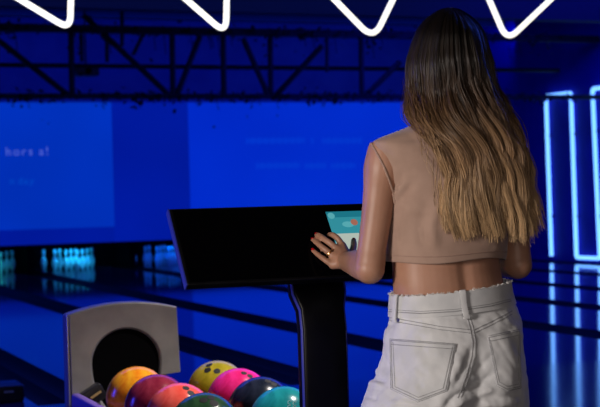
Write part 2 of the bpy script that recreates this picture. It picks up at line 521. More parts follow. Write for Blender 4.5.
# blue meander neon on the right wall
nx = WALLX - 0.06
def nz(px, py): q = on(px, py, 0, nx); return q
pts = [nz(551.5, 256), nz(546, 96), nz(571, 93), nz(576.5, 257.5), nz(600, 258.5), nz(592.5, 89)]
dY = pts[2].y - pts[1].y
yy = pts[5].y
zt_, zb_ = pts[5].z, pts[4].z
pts += [Vector((nx, yy + dY * 1.02, zt_)), Vector((nx, yy + dY * 1.02, zb_)), Vector((nx, yy + dY * 2, zb_)), Vector((nx, yy + dY * 2, zt_)),
        Vector((nx, yy + dY * 3, zt_)), Vector((nx, yy + dY * 3, zb_))]
path = [pts[0]]
for i in range(1, len(pts) - 1):
    p_ = pts[i]; a = (pts[i - 1] - p_).normalized() * 0.05; c = (pts[i + 1] - p_).normalized() * 0.05
    for k in range(6):
        s_ = k / 5; path.append((p_ + a) * (1 - s_) ** 2 + p_ * 2 * s_ * (1 - s_) + (p_ + c) * s_ ** 2)
path.append(pts[-1])
t = thing('neon_sign', pts[0], 'blue glowing tube bent into tall square zigzags along the right wall', 'neon light')
b = MB(); b.tube(path, 0.033, 10); b.build('tube', m_blue_neon, t)
for i in range(0, len(pts) - 1, 2):
    for s_ in (0.25, 0.75):
        q = pts[i] * (1 - s_) + pts[i + 1] * s_
        b = MB(); b.box(q + Vector((0.03, 0, 0)), (0.06, 0.10, 0.03)); b.build('bracket', m_wire, t, smooth=False)

# ------------------------------------------------------------------ ball return
m_hood = mat('hood_grey', (0.33, 0.315, 0.30), 0.42, metal=0.2, noise=((0.41, 0.39, 0.37), 9, 5), bump=(60, 0.05, 0.0006))
m_rack = mat('rack_black', (0.012, 0.012, 0.016), 0.35, noise=((0.02, 0.02, 0.025), 10, 3))
m_edge = mat('edge_metal', (0.55, 0.55, 0.6), 0.3, metal=0.6)
m_rail = mat('violet_lit_rail', (0.26, 0.15, 0.62), 0.35)  # violet light on the side rails put into their base colour
m_brass = mat('brown_strip', (0.45, 0.30, 0.12), 0.5)
HB = Vector((1.376, 5.2, 0))
ret = thing('ball_return', (1.44, 4.5, 0), 'grey hooded ball return with round black mouth and two rows of balls', 'ball return')
# hood front: arch-topped plate with a round mouth, given real depth
HY, HD = 5.14, 0.070
mc = Vector((1.363, 0, 0.663)); mr = 0.128
poly = [(1.152, 0.40), (1.148, 0.853)] + [(1.148 + 0.417 * s_, 0.853 + 0.008 * s_ + 0.030 * 4 * s_ * (1 - s_)) for s_ in np.linspace(0.06, 0.94, 14)] + [(1.565, 0.861), (1.574, 0.612), (1.503, 0.606), (1.500, 0.40)]
poly = [Vector((x, 0, z)) for x, z in poly]
def hit(ang):
    d = Vector((cos(ang), 0, sin(ang)))
    best = None
    for i in range(len(poly)):
        a, c = poly[i], poly[(i + 1) % len(poly)]
        e = c - a; den = d.x * e.z - d.z * e.x
        if abs(den) < 1e-9: continue
        s_ = ((a.x - mc.x) * e.z - (a.z - mc.z) * e.x) / den
        q = ((a.x - mc.x) * d.z - (a.z - mc.z) * d.x) / den
        if s_ > 0 and -1e-6 <= q <= 1 + 1e-6 and (best is None or s_ < best): best = s_
    return mc + d * best
angs = sorted(set([round(math.atan2(p_.z - mc.z, p_.x - mc.x) % (2 * pi), 5) for p_ in poly] + [round(2 * pi * k / 96, 5) for k in range(96)]))
b = MB()
rin, rout = [], []
for a in angs:
    rin.append(mc + Vector((cos(a) * mr, 0, sin(a) * (0.124 if sin(a) > 0 else 0.205)))); rout.append(hit(a))
def yoff(l, y, k=1.0, c=mc): return [Vector((c.x + (q.x - c.x) * k, y, c.z + (q.z - c.z) * k)) for q in l]
bev = 0.008
rings = [yoff(rin, HY + HD), yoff(rin, HY + 0.012), yoff(rin, HY + 0.003, 1.03), yoff(rin, HY, 1.07), yoff(rout, HY, 0.975), yoff(rout, HY + 0.004, 0.993), yoff(rout, HY + 0.010, 1.0), yoff(rout, HY + HD, 1.0)]
b.loft(rings, True, False)
b.build('hood', m_hood, ret, angle=12)
b = MB()                                                        # domed rear of the hood
b.loft([yoff(rout, HY + HD - 0.01, 0.97), yoff(rout, HY + HD + 0.10, 0.82), yoff(rout, HY + HD + 0.22, 0.74), yoff(rout, HY + HD + 0.36, 0.64)])
b.build('hood_back', m_rack, ret)
b = MB()
b.loft([yoff(rin, HY + 0.012, 1.0), yoff(rin, HY + 0.33, 0.98), yoff(rin, HY + 0.34, 0.5)], True, True)
o = b.build('mouth_lining', m_black, ret)
b = MB(); b.box((1.147, HY + 0.04, 0.625), (0.008, HD, 0.45), bev=0.003); b.build('side_edge', m_edge, ret)
b = MB(); b.box((1.225, HY - 0.03, 0.555), (0.085, 0.05, 0.06), Matrix.Rotation(radians(-30), 3, 'Y'), bev=0.006); g_ = b.build('guide_block', m_rack, ret)
b = MB(); b.box((1.230, HY - 0.058, 0.560), (0.045, 0.006, 0.008), Matrix.Rotation(radians(-30), 3, 'Y')); b.build('strip', m_brass, g_, smooth=False)
# rack body, floor to tray
b = MB(); b.box((1.44, 4.42, 0.22), (0.50, 1.30, 0.44), bev=0.03); b.build('cabinet', m_rack, ret)
b = MB()                                                        # tray: two troughs
rings = []
for y in (3.84, 5.10):
    r = []
    for k in range(33):
        u = k / 32; x = 1.16 + 0.56 * u
        d = min(abs(x - 1.30), abs(x - 1.58)); z = 0.455 + 0.05 * min(1, d / 0.14) ** 2
        r.append((x, y, z))
    r += [(1.72, y, 0.43), (1.16, y, 0.43)]
    rings.append(r)
b.loft(rings); b.build('tray', m_rack, ret)
for x, zc in ((1.165, 0.505), (1.722, 0.475)):
    b = MB(); b.box((x, 4.47, zc), (0.034, 1.32, 0.12), bev=0.01); b.build('side_rail', m_rail, ret)
for x in (1.226, 1.378, 1.490, 1.672):
    b = MB(); b.tube([(x, 3.86, 0.488), (x, 5.08, 0.488)], 0.009, 8); b.build('rail', m_edge, ret)

def ball_mat(name, c1, c2, scale=9, dist=2.0):
    return mat(name, c1, 0.2, spec=0.35, noise=(c2, scale, 5, None, dist))
BR = 0.108
balls = [(1.305, 4.79, 'orange', (0.85, 0.22, 0.01), (0.95, 0.42, 0.02), 'orange bowling ball at the back of the left row, by the mouth', (80, 20)),
         (1.302, 4.535, 'maroon', (0.20, 0.012, 0.035), (0.30, 0.03, 0.06), 'dark maroon bowling ball, second in the left row behind the coral one', (70, 60)),
         (1.302, 4.28, 'coral', (0.90, 0.085, 0.06), (1.0, 0.15, 0.11), 'coral red bowling ball between the maroon and the dark green balls', (55, 40)),
         (1.300, 4.025, 'green', (0.018, 0.07, 0.028), (0.04, 0.12, 0.045), 'dark green bowling ball at the near end of the left row', (66, 75)),
         (1.600, 4.79, 'olive', (0.30, 0.25, 0.012), (0.42, 0.33, 0.025), 'olive yellow bowling ball with dark finger holes, back of the right row', (66, 190)),
         (1.590, 4.535, 'magenta', (0.75, 0.015, 0.16), (0.90, 0.03, 0.25), 'magenta pink bowling ball, second in the right row', (55, 20)),
         (1.575, 4.28, 'navy', (0.008, 0.012, 0.025), (0.02, 0.025, 0.045), 'black bowling ball between the magenta and the teal balls', (60, 60)),
         (1.555, 4.025, 'teal', (0.01, 0.25, 0.28), (0.02, 0.36, 0.38), 'teal bowling ball at the near end of the right row, beside the pedestal', (52, -60))]
m_hole = mat('finger_hole_black', (0.004, 0.004, 0.004), 0.7)
m_logo = mat('pale_print', (0.35, 0.6, 0.6), 0.5)
HOLES = {'maroon': [(176, 380, 0.011), (183, 384, 0.011)], 'coral': [(186, 388, 0.011), (191, 393, 0.012)],
         'green': [(211, 397.5, 0.0125), (203.5, 400, 0.0125), (214, 403, 0.014)], 'olive': [(209, 365, 0.012), (207.5, 370, 0.013), (217, 371, 0.012)],
         'magenta': [(244, 373, 0.010), (250, 376, 0.010)], 'navy': [(268, 381, 0.011), (274, 384, 0.011)], 'teal': []}
HOLES['orange'] = [(158, 373, 0.011), (163, 377, 0.011)]
for x, y, nm, c1, c2, lab, (el, az) in balls:
    c = Vector((x, y, 0.58))
    t = thing('bowling_ball', c - Vector((0, 0, BR)), lab, 'bowling ball', 'bowling balls on the ball return')
    b = MB(); b.ball(c, BR, 48, 28); b.build('ball', ball_mat('ball_' + nm, c1, c2), t)
    for px_, py_, r in HOLES[nm]:
        dr = ray(px_, py_).normalized(); oc = CP - c; bq = oc.dot(dr); cq = oc.length_squared - BR * BR
        d = (CP + dr * (-bq - sqrt(max(0, bq * bq - cq))) - c).normalized()
        f1 = d.orthogonal().normalized(); f2 = d.cross(f1)
        b = MB()
        rr = []
        for rad, off in ((r, -0.0006), (r, 0.0005), (r * 0.6, 0.0005)):
            h_ = sqrt(BR * BR - rad * rad) + off
            rr.append([c + d * h_ + (f1 * cos(2 * pi * j / 16) + f2 * sin(2 * pi * j / 16)) * rad for j in range(16)])
        b.loft(rr); b.build('finger_hole', m_hole, t)
    if nm == 'teal':
        d = (P(296, 398, 4.2) - c).normalized()
        f1 = Vector((0.9, -0.35, -0.1)); f1 = (f1 - d * f1.dot(d)).normalized(); f2 = d.cross(f1)
        b = MB()
        for row, chars in ((0.007, 'C3'), (-0.009, 'CC')):
            for k, ch in enumerate(chars):
                pts_ = []
                for q in range(9):
                    a = radians(50 + q * 33)
                    u = -0.009 + 0.016 * k + 0.0055 * cos(a); v = row + 0.0065 * sin(a)
                    pts_.append(c + (d * BR + f1 * u + f2 * v).normalized() * (BR + 0.0002))
                b.tube(pts_, 0.0012, 6)
        b.build('print', m_logo, t)

# dark low unit on the floor at the far left
t = thing('floor_unit', on(8, 402, 2, 0), 'low black box on the floor at the bottom left corner', 'box')
q = t.location
b = MB(); b.box(q + Vector((-0.05, 0.1, 0.055)), (0.30, 0.28, 0.11), bev=0.015); b.build('case', m_rack, t)
b = MB(); b.box(q + Vector((0.0, -0.042, 0.07)), (0.06, 0.004, 0.012)); b.build('indicator', mat('pale_indicator', (0.3, 0.4, 0.5), 0.5), t, smooth=False)

# ------------------------------------------------------------------ touchscreen desk
TL = P(169, 208.5, 3.4); PT = radians(37); PL = 0.222; PW = 0.78
DN = Vector((0, -sin(PT), -cos(PT))); NR = Vector((0, -cos(PT), sin(PT))); XA = Vector((1, 0, 0))
def PP(px, py, h=0.0):
    d = ray(px, py); s_ = (TL + NR * h - CP).dot(NR) / d.dot(NR)
    return CP + d * s_
m_glass = mat('black_glass', (0.001, 0.001, 0.0015), 0.15, spec=0.04)
m_slab = mat('black_shell', (0.002, 0.002, 0.0026), 0.35, spec=0.12, noise=((0.004, 0.004, 0.005), 12, 2))
m_rimblue = mat('painted_blue_rim', (0.03, 0.04, 0.35), 0.3)  # blue rim light put into the colour of the shell edges
PX = TL.x + PW / 2
desk = thing('touchscreen_desk', (PX, 3.30, 0), 'black touchscreen desk on a single black pedestal in front of the person', 'kiosk')
TT = 0.022
pm = Matrix((XA, DN, NR)).transposed()
cen = TL + XA * PW / 2 + DN * PL / 2
b = MB(); b.box(cen - NR * TT / 2, (PW, PL, TT), pm, bev=0.004); b.build('panel', m_slab, desk)
b = MB(); b.box(cen + NR * 0.0008, (PW - 0.014, PL - 0.014, 0.0016), pm); b.build('glass', m_glass, desk, smooth=False)
b = MB(); b.box(cen - XA * (PW / 2 + 0.0015) - NR * TT / 2, (0.003, PL, TT * 0.9), pm); b.build('rim_light_strip', m_rimblue, desk, smooth=False)  # thin added strip carrying the painted blue rim light
# lit display in the right half
def uvP(px, py): q = PP(px, py, 0.002) - TL; return q.dot(XA), q.dot(DN)
u0, v0 = uvP(325.5, 212); u1 = uvP(367, 212)[0]; v1 = PL - 0.03
m_ui = mat('display_teal', (0.005, 0.005, 0.005), 0.5, spec=0.03, emit=((0.03, 0.26, 0.32), 1.0))
m_ui2 = mat('display_deep_teal', (0.005, 0.005, 0.005), 0.5, spec=0.03, emit=((0.01, 0.17, 0.23), 1.0))
m_ui3 = mat('display_pale', (0.005, 0.005, 0.005), 0.5, spec=0.03, emit=((0.42, 0.49, 0.43), 1.0))
m_ui4 = mat('display_orange', (0.005, 0.005, 0.005), 0.5, spec=0.03, emit=((0.35, 0.13, 0.09), 1.0))
m_ui5 = mat('display_light_teal', (0.005, 0.005, 0.005), 0.5, spec=0.03, emit=((0.09, 0.38, 0.42), 1.0))
def uip(u, v, su, sv, h=0.0021, par=None, m_=None, nm='picture'):
    b = MB(); b.box(TL + XA * u + DN * v + NR * h, (su, sv, 0.0006), pm); return b.build(nm, m_, par, smooth=False)
dsp = uip((u0 + u1) / 2, (v0 + v1) / 2, u1 - u0, v1 - v0, 0.0020, desk, m_ui, 'display')
hv = 0.018
uip((u0 + u1) / 2, v0 + hv / 2, u1 - u0, hv, 0.0024, dsp, m_ui2, 'header_band')
_, vw = uvP(334, 234)
uip((u0 + u1) / 2, (vw + v1) / 2, u1 - u0 - 0.004, v1 - vw, 0.0024, dsp, m_ui3, 'pale_panel')
def disc(px, py, r, m_, nm, sc=1.0, h=0.0028):
    u, v = uvP(px, py); b = MB()
    c = TL + XA * u + DN * v + NR * h
    b.loft([[c + NR * dz + XA * r * cos(2 * pi * j / 20) + DN * r * sc * sin(2 * pi * j / 20) for j in range(20)] for dz in (0, 0.0004)])
    return b.build(nm, m_, dsp)
disc(331, 216, 0.0095, m_ui5, 'round_icon')
disc(348, 224.5, 0.016, m_ui5, 'shape', 0.55)
disc(354, 222.5, 0.0095, m_ui4, 'orange_shape', 1.0, 0.0034)
# pedestal: flat column that bends back under the panel
b = MB(); rings = []
CW, CT = 0.118, 0.05
cx = 1.384
prof_ = [(0.0, 3.30), (0.25, 3.30), (0.5, 3.30), (0.75, 3.30), (0.93, 3.302), (0.98, 3.312), (1.02, 3.328), (1.05, 3.335), (1.085, 3.30), (1.115, 3.245)]
for i, (z, y) in enumerate(prof_):
    a = prof_[max(i - 1, 0)]; c = prof_[min(i + 1, len(prof_) - 1)]
    tn = Vector((0, c[1] - a[1], c[0] - a[0])).normalized(); nn = Vector((0, tn.z, -tn.y))
    r = []
    hw, ht, rr_ = CW / 2 + (0.012 if z > 1.0 else 0.0), CT / 2, 0.008
    for sx, sy, a0 in ((1, 1, 0), (-1, 1, 90), (-1, -1, 180), (1, -1, 270)):
        for k in range(4):
            aa = radians(a0 + 30 * k)
            r.append(Vector((cx, y, z)) + XA * (sx * (hw - rr_) + rr_ * cos(aa)) + nn * (sy * (ht - rr_) + rr_ * sin(aa)))
    rings.append(r)
b.loft(rings); b.build('pedestal', m_slab, desk)
for sx in (-1, 1):                                              # added tubes, coloured as blue rim light on the column edges
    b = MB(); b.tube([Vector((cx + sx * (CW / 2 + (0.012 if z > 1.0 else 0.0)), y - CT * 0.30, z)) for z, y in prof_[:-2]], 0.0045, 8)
    b.build('side_edge', m_rimblue, desk)
b = MB(); b.box((cx, 3.30, 0.0065), (0.36, 0.36, 0.013), bev=0.005); b.build('base_plate', m_slab, desk)

# ------------------------------------------------------------------ person
BASE = Vector((1.505, 2.832, 0))
def L(x, y, z): return BASE + Vector((x, y, z))
def ell(cx, cy, z, a, bf, bb, n=48, ex=2.25):
    r = []
    for j in range(n):
        t_ = 2 * pi * j / n; c, s_ = cos(t_), sin(t_)
        x = a * math.copysign(abs(c) ** (2 / ex), c)
        y = (bf if s_ > 0 else bb) * math.copysign(abs(s_) ** (2 / ex), s_)
        r.append(L(cx + x, cy + y, z))
    return r


m_skin = mat('skin', (0.38, 0.192, 0.122), 0.48, noise=((0.42, 0.218, 0.142), 18, 4), bump=(220, 0.08, 0.0006))
m_skin.node_tree.nodes['Principled BSDF'].inputs['Subsurface Weight'].default_value = 0.08
m_skin.node_tree.nodes['Principled BSDF'].inputs['Subsurface Radius'].default_value = (0.012, 0.005, 0.003)
body = MB()
# torso + neck  (z, cx, cy, a, b_front, b_back)
torso = [(0.74, -0.010, 0.0, 0.150, 0.095, 0.110), (0.84, -0.008, 0.0, 0.152, 0.10, 0.112), (0.94, -0.004, 0.0, 0.140, 0.096, 0.098), (1.0, -0.002, 0.0, 0.129, 0.092, 0.091),
         (1.06, -0.006, 0.0, 0.129, 0.090, 0.088), (1.10, -0.010, 0.0, 0.1255, 0.088, 0.086), (1.16, -0.010, 0.0, 0.125, 0.095, 0.088), (1.24, 0.0, 0.0, 0.134, 0.112, 0.096),
         (1.30, 0.0, -0.003, 0.146, 0.105, 0.096), (1.35, 0.0, -0.006, 0.158, 0.085, 0.086), (1.38, 0.0, -0.008, 0.150, 0.062, 0.070), (1.40, 0.0, -0.008, 0.110, 0.055, 0.062),
         (1.42, 0.002, -0.006, 0.066, 0.052, 0.054), (1.46, 0.003, 0.006, 0.050, 0.050, 0.050), (1.51, 0.003, 0.016, 0.048, 0.05, 0.05), (1.54, 0.003, 0.02, 0.040, 0.04, 0.04)]
def loft_tab(mb, tab, n, seg=48, mod=None):
    rr = []
    for z, cx_, cy_, a, bf, bb in smooth_tab(tab, n):
        r = ell(cx_, cy_, z, a, bf, bb, seg)
        if mod: r = [mod(p_, z, cx_, cy_) for p_ in r]
        rr.append(r)
    mb.loft(rr); return rr
def spine(p_, z, cx_, cy_):
    x = p_.x - BASE.x - cx_
    if p_.y - BASE.y < cy_ and 0.95 < z < 1.4: p_.y += 0.007 * math.exp(-(x / 0.016) ** 2)
    return p_
loft_tab(body, torso, 60, 48, spine)
# head
HC = L(0.010, 0.034, 1.556)
body.ball(HC, 1, 32, 20, (0.074, 0.096, 0.112))
body.ball(HC + Vector((0, 0.040, -0.060)), 1, 24, 14, (0.055, 0.055, 0.060))          # jaw
body.tube([HC + Vector((0, 0.092, 0.012)), HC + Vector((0, 0.108, -0.016)), HC + Vector((0, 0.116, -0.032))], [0.006, 0.010, 0.012], 10)
body.ball(HC + Vector((0, 0.105, -0.036)), 0.012, 12, 8, (1.3, 0.8, 0.7))
body.tube([HC + Vector((-0.05, 0.076, 0.020)), HC + Vector((0, 0.090, 0.022)), HC + Vector((0.05, 0.076, 0.020))], [0.002, 0.004, 0.002], 8)
for s_ in (-1, 1):
    body.ball(HC + Vector((s_ * 0.076, 0.004, -0.012)), 1, 12, 10, (0.010, 0.018, 0.030))
# arms
def pathr(pts, n):
    rows = [(i, *p_, r) for i, (p_, r) in enumerate(pts)]
    o = smooth_tab(rows, n)
    return [Vector(q[1:4]) for q in o], [q[4] for q in o]
def arm(sh, el, wr):
    d1 = el - sh; d2 = wr - el
    pts_ = [(sh + Vector((0, 0, 0.014)) + (-d1.normalized()) * 0.005, 0.036), (sh + d1 * 0.14, 0.044), (sh + d1 * 0.35, 0.0375), (sh + d1 * 0.6, 0.0335), (sh + d1 * 0.85, 0.0325), (el, 0.0345),
            (el + d2 * 0.18, 0.0365), (el + d2 * 0.4, 0.034), (el + d2 * 0.7, 0.0285), (wr - d2 * 0.08, 0.0245), (wr, 0.0235)]
    pp, rr = pathr(pts_, 44)
    body.tube(pp, rr, 20)
    body.ball(el + (d1.normalized() - d2.normalized()) * 0.006, 0.034, 18, 12)
LS, LE = L(-0.154, 0.0, 1.360), P(369.5, 266, 3.135)
RS, RE = L(0.168, 0.0, 1.350), P(516.5, 262, 3.26)
LW, RW = PP(346.5, 261.5, 0.048), PP(478, 262, 0.06)
arm(LS, LE, LW); arm(RS, RE, RW)
tips = []
def finger(chain, r):
    pp, rr = pathr([(p_, r * k) for p_, k in zip(chain, (1.15, 1.08, 1.0, 0.95, 0.80))], 16)
    body.tube(pp, rr, 12); body.ball(pp[-1], rr[-1] * 1.0, 12, 8)
    tips.append((pp[-1], (pp[-1] - pp[-3]).normalized(), r))
def hand(wr, K, chains, thumb):
    for k in K:
        pp, rr = pathr([(wr, 0.0185), (wr * 0.55 + k * 0.45, 0.0150), (k, 0.0112)], 10)
        body.tube(pp, rr, 12); body.ball(k, 0.0112, 12, 8)
    for i in range(len(K) - 1):
        a, c = K[i], K[i + 1]
        body.tube([wr * 0.5 + (a + c) * 0.25, wr * 0.2 + (a + c) * 0.4, (a + c) / 2], [0.015, 0.0125, 0.0095], 10)
    for c, r in zip(chains, (0.0076, 0.0078, 0.0076, 0.0068)): finger(c, r)
    finger(thumb, 0.0088)
# left hand, index first
K = [PP(342, 245.5, 0.036), PP(337, 249, 0.037), PP(332.5, 255.5, 0.035), PP(333, 265, 0.030)]
ch = [[K[0], PP(338.5, 239.5, 0.040), PP(334, 235.5, 0.036), PP(330.8, 234.6, 0.024), PP(329, 235, 0.011)],
      [K[1], PP(331, 243.8, 0.041), PP(325.5, 240, 0.036), PP(320, 236, 0.024), PP(316.5, 234.8, 0.010)],
      [K[2], PP(326.5, 250.5, 0.039), PP(320.5, 246, 0.034), PP(316, 242, 0.021), PP(312.8, 239.8, 0.009)],
      [K[3], PP(327, 261.5, 0.032), PP(321.5, 257.5, 0.027), PP(316.5, 253.5, 0.017), PP(312.8, 250.2, 0.008)]]
th_ = [PP(350, 258, 0.042), PP(352, 252, 0.034), PP(353.5, 247, 0.024), PP(353.8, 243.5, 0.016), PP(353.5, 240.5, 0.010)]
hand(LW, K, ch, th_)
lt = list(tips)
ring_a, ring_b = ch[2][1] * 0.35 + K[2] * 0.65, (ch[2][2] - K[2]).normalized()
ring_c = K[2] * 0.35 + ch[2][1] * 0.65
# right hand on the panel, hidden by the torso
q0 = RW - TL; ru, rv = q0.dot(XA), q0.dot(DN)
def RP(du, dv, h): return TL + XA * (ru + du) + DN * (rv + dv) + NR * h
K2 = [RP(-0.036, -0.075, 0.037), RP(-0.014, -0.082, 0.038), RP(0.008, -0.078, 0.036), RP(0.028, -0.068, 0.031)]
ch2 = [[k, k + DN * -0.022 + NR * 0.004, k + DN * -0.042 + XA * -0.003, k + DN * -0.056 + NR * -0.012, k + DN * -0.064 + NR * -0.026] for k in K2]
th2 = [RP(-0.018, -0.02, 0.04), RP(-0.036, -0.034, 0.034), RP(-0.048, -0.046, 0.024), RP(-0.055, -0.056, 0.016), RP(-0.06, -0.064, 0.011)]
hand(RW, K2, ch2, th2)
# legs inside the jeans
for s_ in (-1, 1):
    body.tube([L(s_ * 0.075, 0, 0.80), L(s_ * 0.085, 0, 0.62), L(s_ * 0.09, 0.0, 0.46), L(s_ * 0.092, -0.01, 0.30), L(s_ * 0.095, -0.01, 0.10), L(s_ * 0.095, 0.0, 0.075)],
              [0.085, 0.078, 0.056, 0.052, 0.036, 0.036], 16)
bm_ = baked(body, 0.0034, 5, 0.5, 'person')
for v in bm_.vertices: v.co -= BASE
person = link('person', bm_, m_skin, None, BASE, True, 180)
tag(person, 'person seen from behind in beige cropped top and pale jeans, hand on the black desk', 'person')
m_nail = mat('red_nail_polish', (0.45, 0.006, 0.012), 0.15, coat=0.8)
m_gold = mat('gold', (0.85, 0.55, 0.2), 0.22, metal=1.0)
for tp_, td, r in tips:
    up = NR - td * NR.dot(td); up.normalize(); sd = td.cross(up)
    b = MB(); b.ball(tp_ + up * r * 0.42 - td * 0.001, 1, 14, 10, (r * 0.62, 0.0075, r * 0.42), Matrix((sd, td, up)).transposed())
    n_ = b.build('fingernail', m_nail, person); n_['label'] = 'red painted nail'
rd = (ch[2][1] - K[2]).normalized(); rc = K[2] * 0.55 + ch[2][1] * 0.45 + rd * 0.002
e1 = rd.orthogonal().normalized(); e2 = rd.cross(e1)
b = MB(); b.ring_tube([rc + (e1 * cos(2 * pi * j / 24) + e2 * sin(2 * pi * j / 24)) * 0.0102 for j in range(24)], 0.0016, 8)
n_ = b.build('ring', m_gold, person); n_['label'] = 'gold finger ring'
m_eye = mat('eye_white', (0.35, 0.33, 0.31), 0.35); m_iris = mat('iris_brown', (0.05, 0.025, 0.01), 0.2)
m_lip = mat('lip', (0.45, 0.14, 0.12), 0.4)
for s_ in (-1, 1):
    e_ = HC + Vector((s_ * 0.031, 0.080, 0.004))
    b = MB(); b.ball(e_, 0.0115, 16, 10, (1.2, 0.85, 0.6)); ey = b.build('eye', m_eye, person)
    b = MB(); b.ball(e_ + Vector((0, 0.0065, 0)), 0.0056, 12, 8, (1, 0.7, 1)); b.build('iris', m_iris, ey)
for dz, k in ((-0.062, 0.0052), (-0.069, 0.0062)):
    b = MB(); b.tube([HC + Vector((x, 0.1 - abs(x) * 0.35 - (0.004 if abs(x) > 0.015 else 0), dz)) for x in (-0.024, -0.012, 0, 0.012, 0.024)], [0.002, k, k, k, 0.002], 8)
    b.build('lip', m_lip, person)


# --- surface tools -------------------------------------------------
def fold(me, org, poly, wid, amp, face=True):
    """ridge (amp>0) or valley along a polyline given where it runs on the cloth"""
    co = np.empty(len(me.vertices) * 3); me.vertices.foreach_get('co', co); co = co.reshape(-1, 3)
    no = np.empty(len(me.vertices) * 3); me.vertices.foreach_get('normal', no); no = no.reshape(-1, 3)
    wc = co + np.array(org)
    d = wc - np.array(CP); z = d @ np.array(FW)
    px = 300 + FPX * (d @ np.array(RT)) / z; py = 203.5 - FPX * (d @ np.array(UP)) / z
    dist = np.full(len(px), 1e9); along = np.zeros(len(px))
    n = len(poly) - 1
    for i in range(n):
        (x0, y0), (x1, y1) = poly[i], poly[i + 1]
        ex, ey = x1 - x0, y1 - y0; l2 = ex * ex + ey * ey
        t_ = np.clip(((px - x0) * ex + (py - y0) * ey) / l2, 0, 1)
        dd = np.hypot(px - x0 - t_ * ex, py - y0 - t_ * ey)
        m2 = dd < dist; dist[m2] = dd[m2]; along[m2] = (i + t_[m2]) / n
    fac = np.exp(-(dist / wid) ** 2) * amp * np.clip(np.sin(pi * np.clip(along, 0.04, 0.96)) * 1.6, 0, 1)
    facing = (no @ np.array(-FW)) > -0.15
    fac = fac * facing
    co = co + no * fac[:, None]
    me.vertices.foreach_set('co', co.ravel()); me.update()


def bvh_of(objs):
    vs, fs = [], []
    for o in objs:
        n = len(vs); org = wloc(o)
        vs += [v.co + org for v in o.data.vertices]
        fs += [[i + n for i in p_.vertices] for p_ in o.data.polygons]
    return BVHTree.FromPolygons(vs, fs)
def cast(bv, x, y):
    d = ray(x, y).normalized()
    h = bv.ray_cast(CP, d)
    return (h[0], h[1]) if h[0] else (None, None)
def densify(poly, step=2.0):
    out = [poly[0]]
    for (x0, y0), (x1, y1) in zip(poly, poly[1:]):
        n = max(1, int(math.hypot(x1 - x0, y1 - y0) / step))
        for k in range(1, n + 1): out.append((x0 + (x1 - x0) * k / n, y0 + (y1 - y0) * k / n))
    return out
def surf_line(bv, poly, off=0.001, step=2.0):
    out = []
    for x, y in densify(poly, step):
        h, n = cast(bv, x, y)
        if h is None or (out and (h - out[-1]).length > 0.05): continue
        out.append(h + (n if n.dot(FW) < 0 else -n) * off)
    return out


# --- jeans ---------------------------------------------------------
def denim(name, c1, c2):
    m_ = mat(name, c1, 0.85, noise=(c2, 22, 6), sheen=0.15, bump=(900, 0.35, 0.0008))
    return m_
m_denim = denim('washed_denim', (0.56, 0.57, 0.585), (0.64, 0.645, 0.655))
m_denim2 = denim('pocket_denim', (0.53, 0.54, 0.555), (0.61, 0.615, 0.625))
m_stitch = mat('grey_stitching', (0.29, 0.295, 0.31), 0.8)
m_fray = mat('white_fray', (0.75, 0.74, 0.72), 0.9)
jb = MB()
jt = [(0.60, -0.028, 0.0, 0.185, 0.115, 0.130), (0.70, -0.030, 0.0, 0.200, 0.120, 0.140), (0.78, -0.027, -0.002, 0.196, 0.122, 0.148), (0.82, -0.023, -0.004, 0.188, 0.122, 0.152), (0.86, -0.012, -0.004, 0.173, 0.120, 0.146), (0.91, -0.006, -0.004, 0.161, 0.116, 0.136),
      (0.955, 0.002, -0.003, 0.157, 0.112, 0.124), (0.985, 0.004, 0.0, 0.149, 0.108, 0.112), (1.02, 0.0, 0.0, 0.141, 0.104, 0.103), (1.035, 0.0, 0.0, 0.139, 0.102, 0.100)]
def waist_tilt(p_, z):
    return 0.075 * (p_.x - BASE.x - 0.01) * min(1, max(0, (z - 0.80) / 0.22)) + 0.007 * min(1, max(0, (z - 0.80) / 0.22))
def seat(p_, z, cx_, cy_):
    x = p_.x - BASE.x - cx_
    if p_.y - BASE.y < cy_ and z < 0.99:
        k = math.exp(-((z - 0.86) / 0.085) ** 2)
        p_.y -= 0.012 * k * (math.exp(-((abs(x) - 0.075) / 0.05) ** 2))
        p_.y += 0.012 * math.exp(-(x / 0.022) ** 2) * min(1, max(0, (0.97 - z) / 0.12))
    p_.z += waist_tilt(p_, z)
    return p_
loft_tab(jb, jt, 40, 64, seat)
for s_ in (-1, 1):
    lt_ = [(0.055, s_ * 0.100, 0.0, 0.088, 0.105, 0.092), (0.25, s_ * 0.098, 0.0, 0.092, 0.098, 0.098), (0.48, s_ * 0.096 - 0.014, 0.0, 0.098, 0.105, 0.105), (0.64, s_ * 0.094 - 0.024, 0.0, 0.100, 0.112, 0.124), (0.76, s_ * 0.092 - 0.026, 0.0, 0.103, 0.112, 0.140)]
    loft_tab(jb, lt_, 30, 40)
jm = baked(jb, 0.0045, 5, 0.5, 'jeans')
for v in jm.vertices: v.co -= BASE
ORG = tuple(BASE)
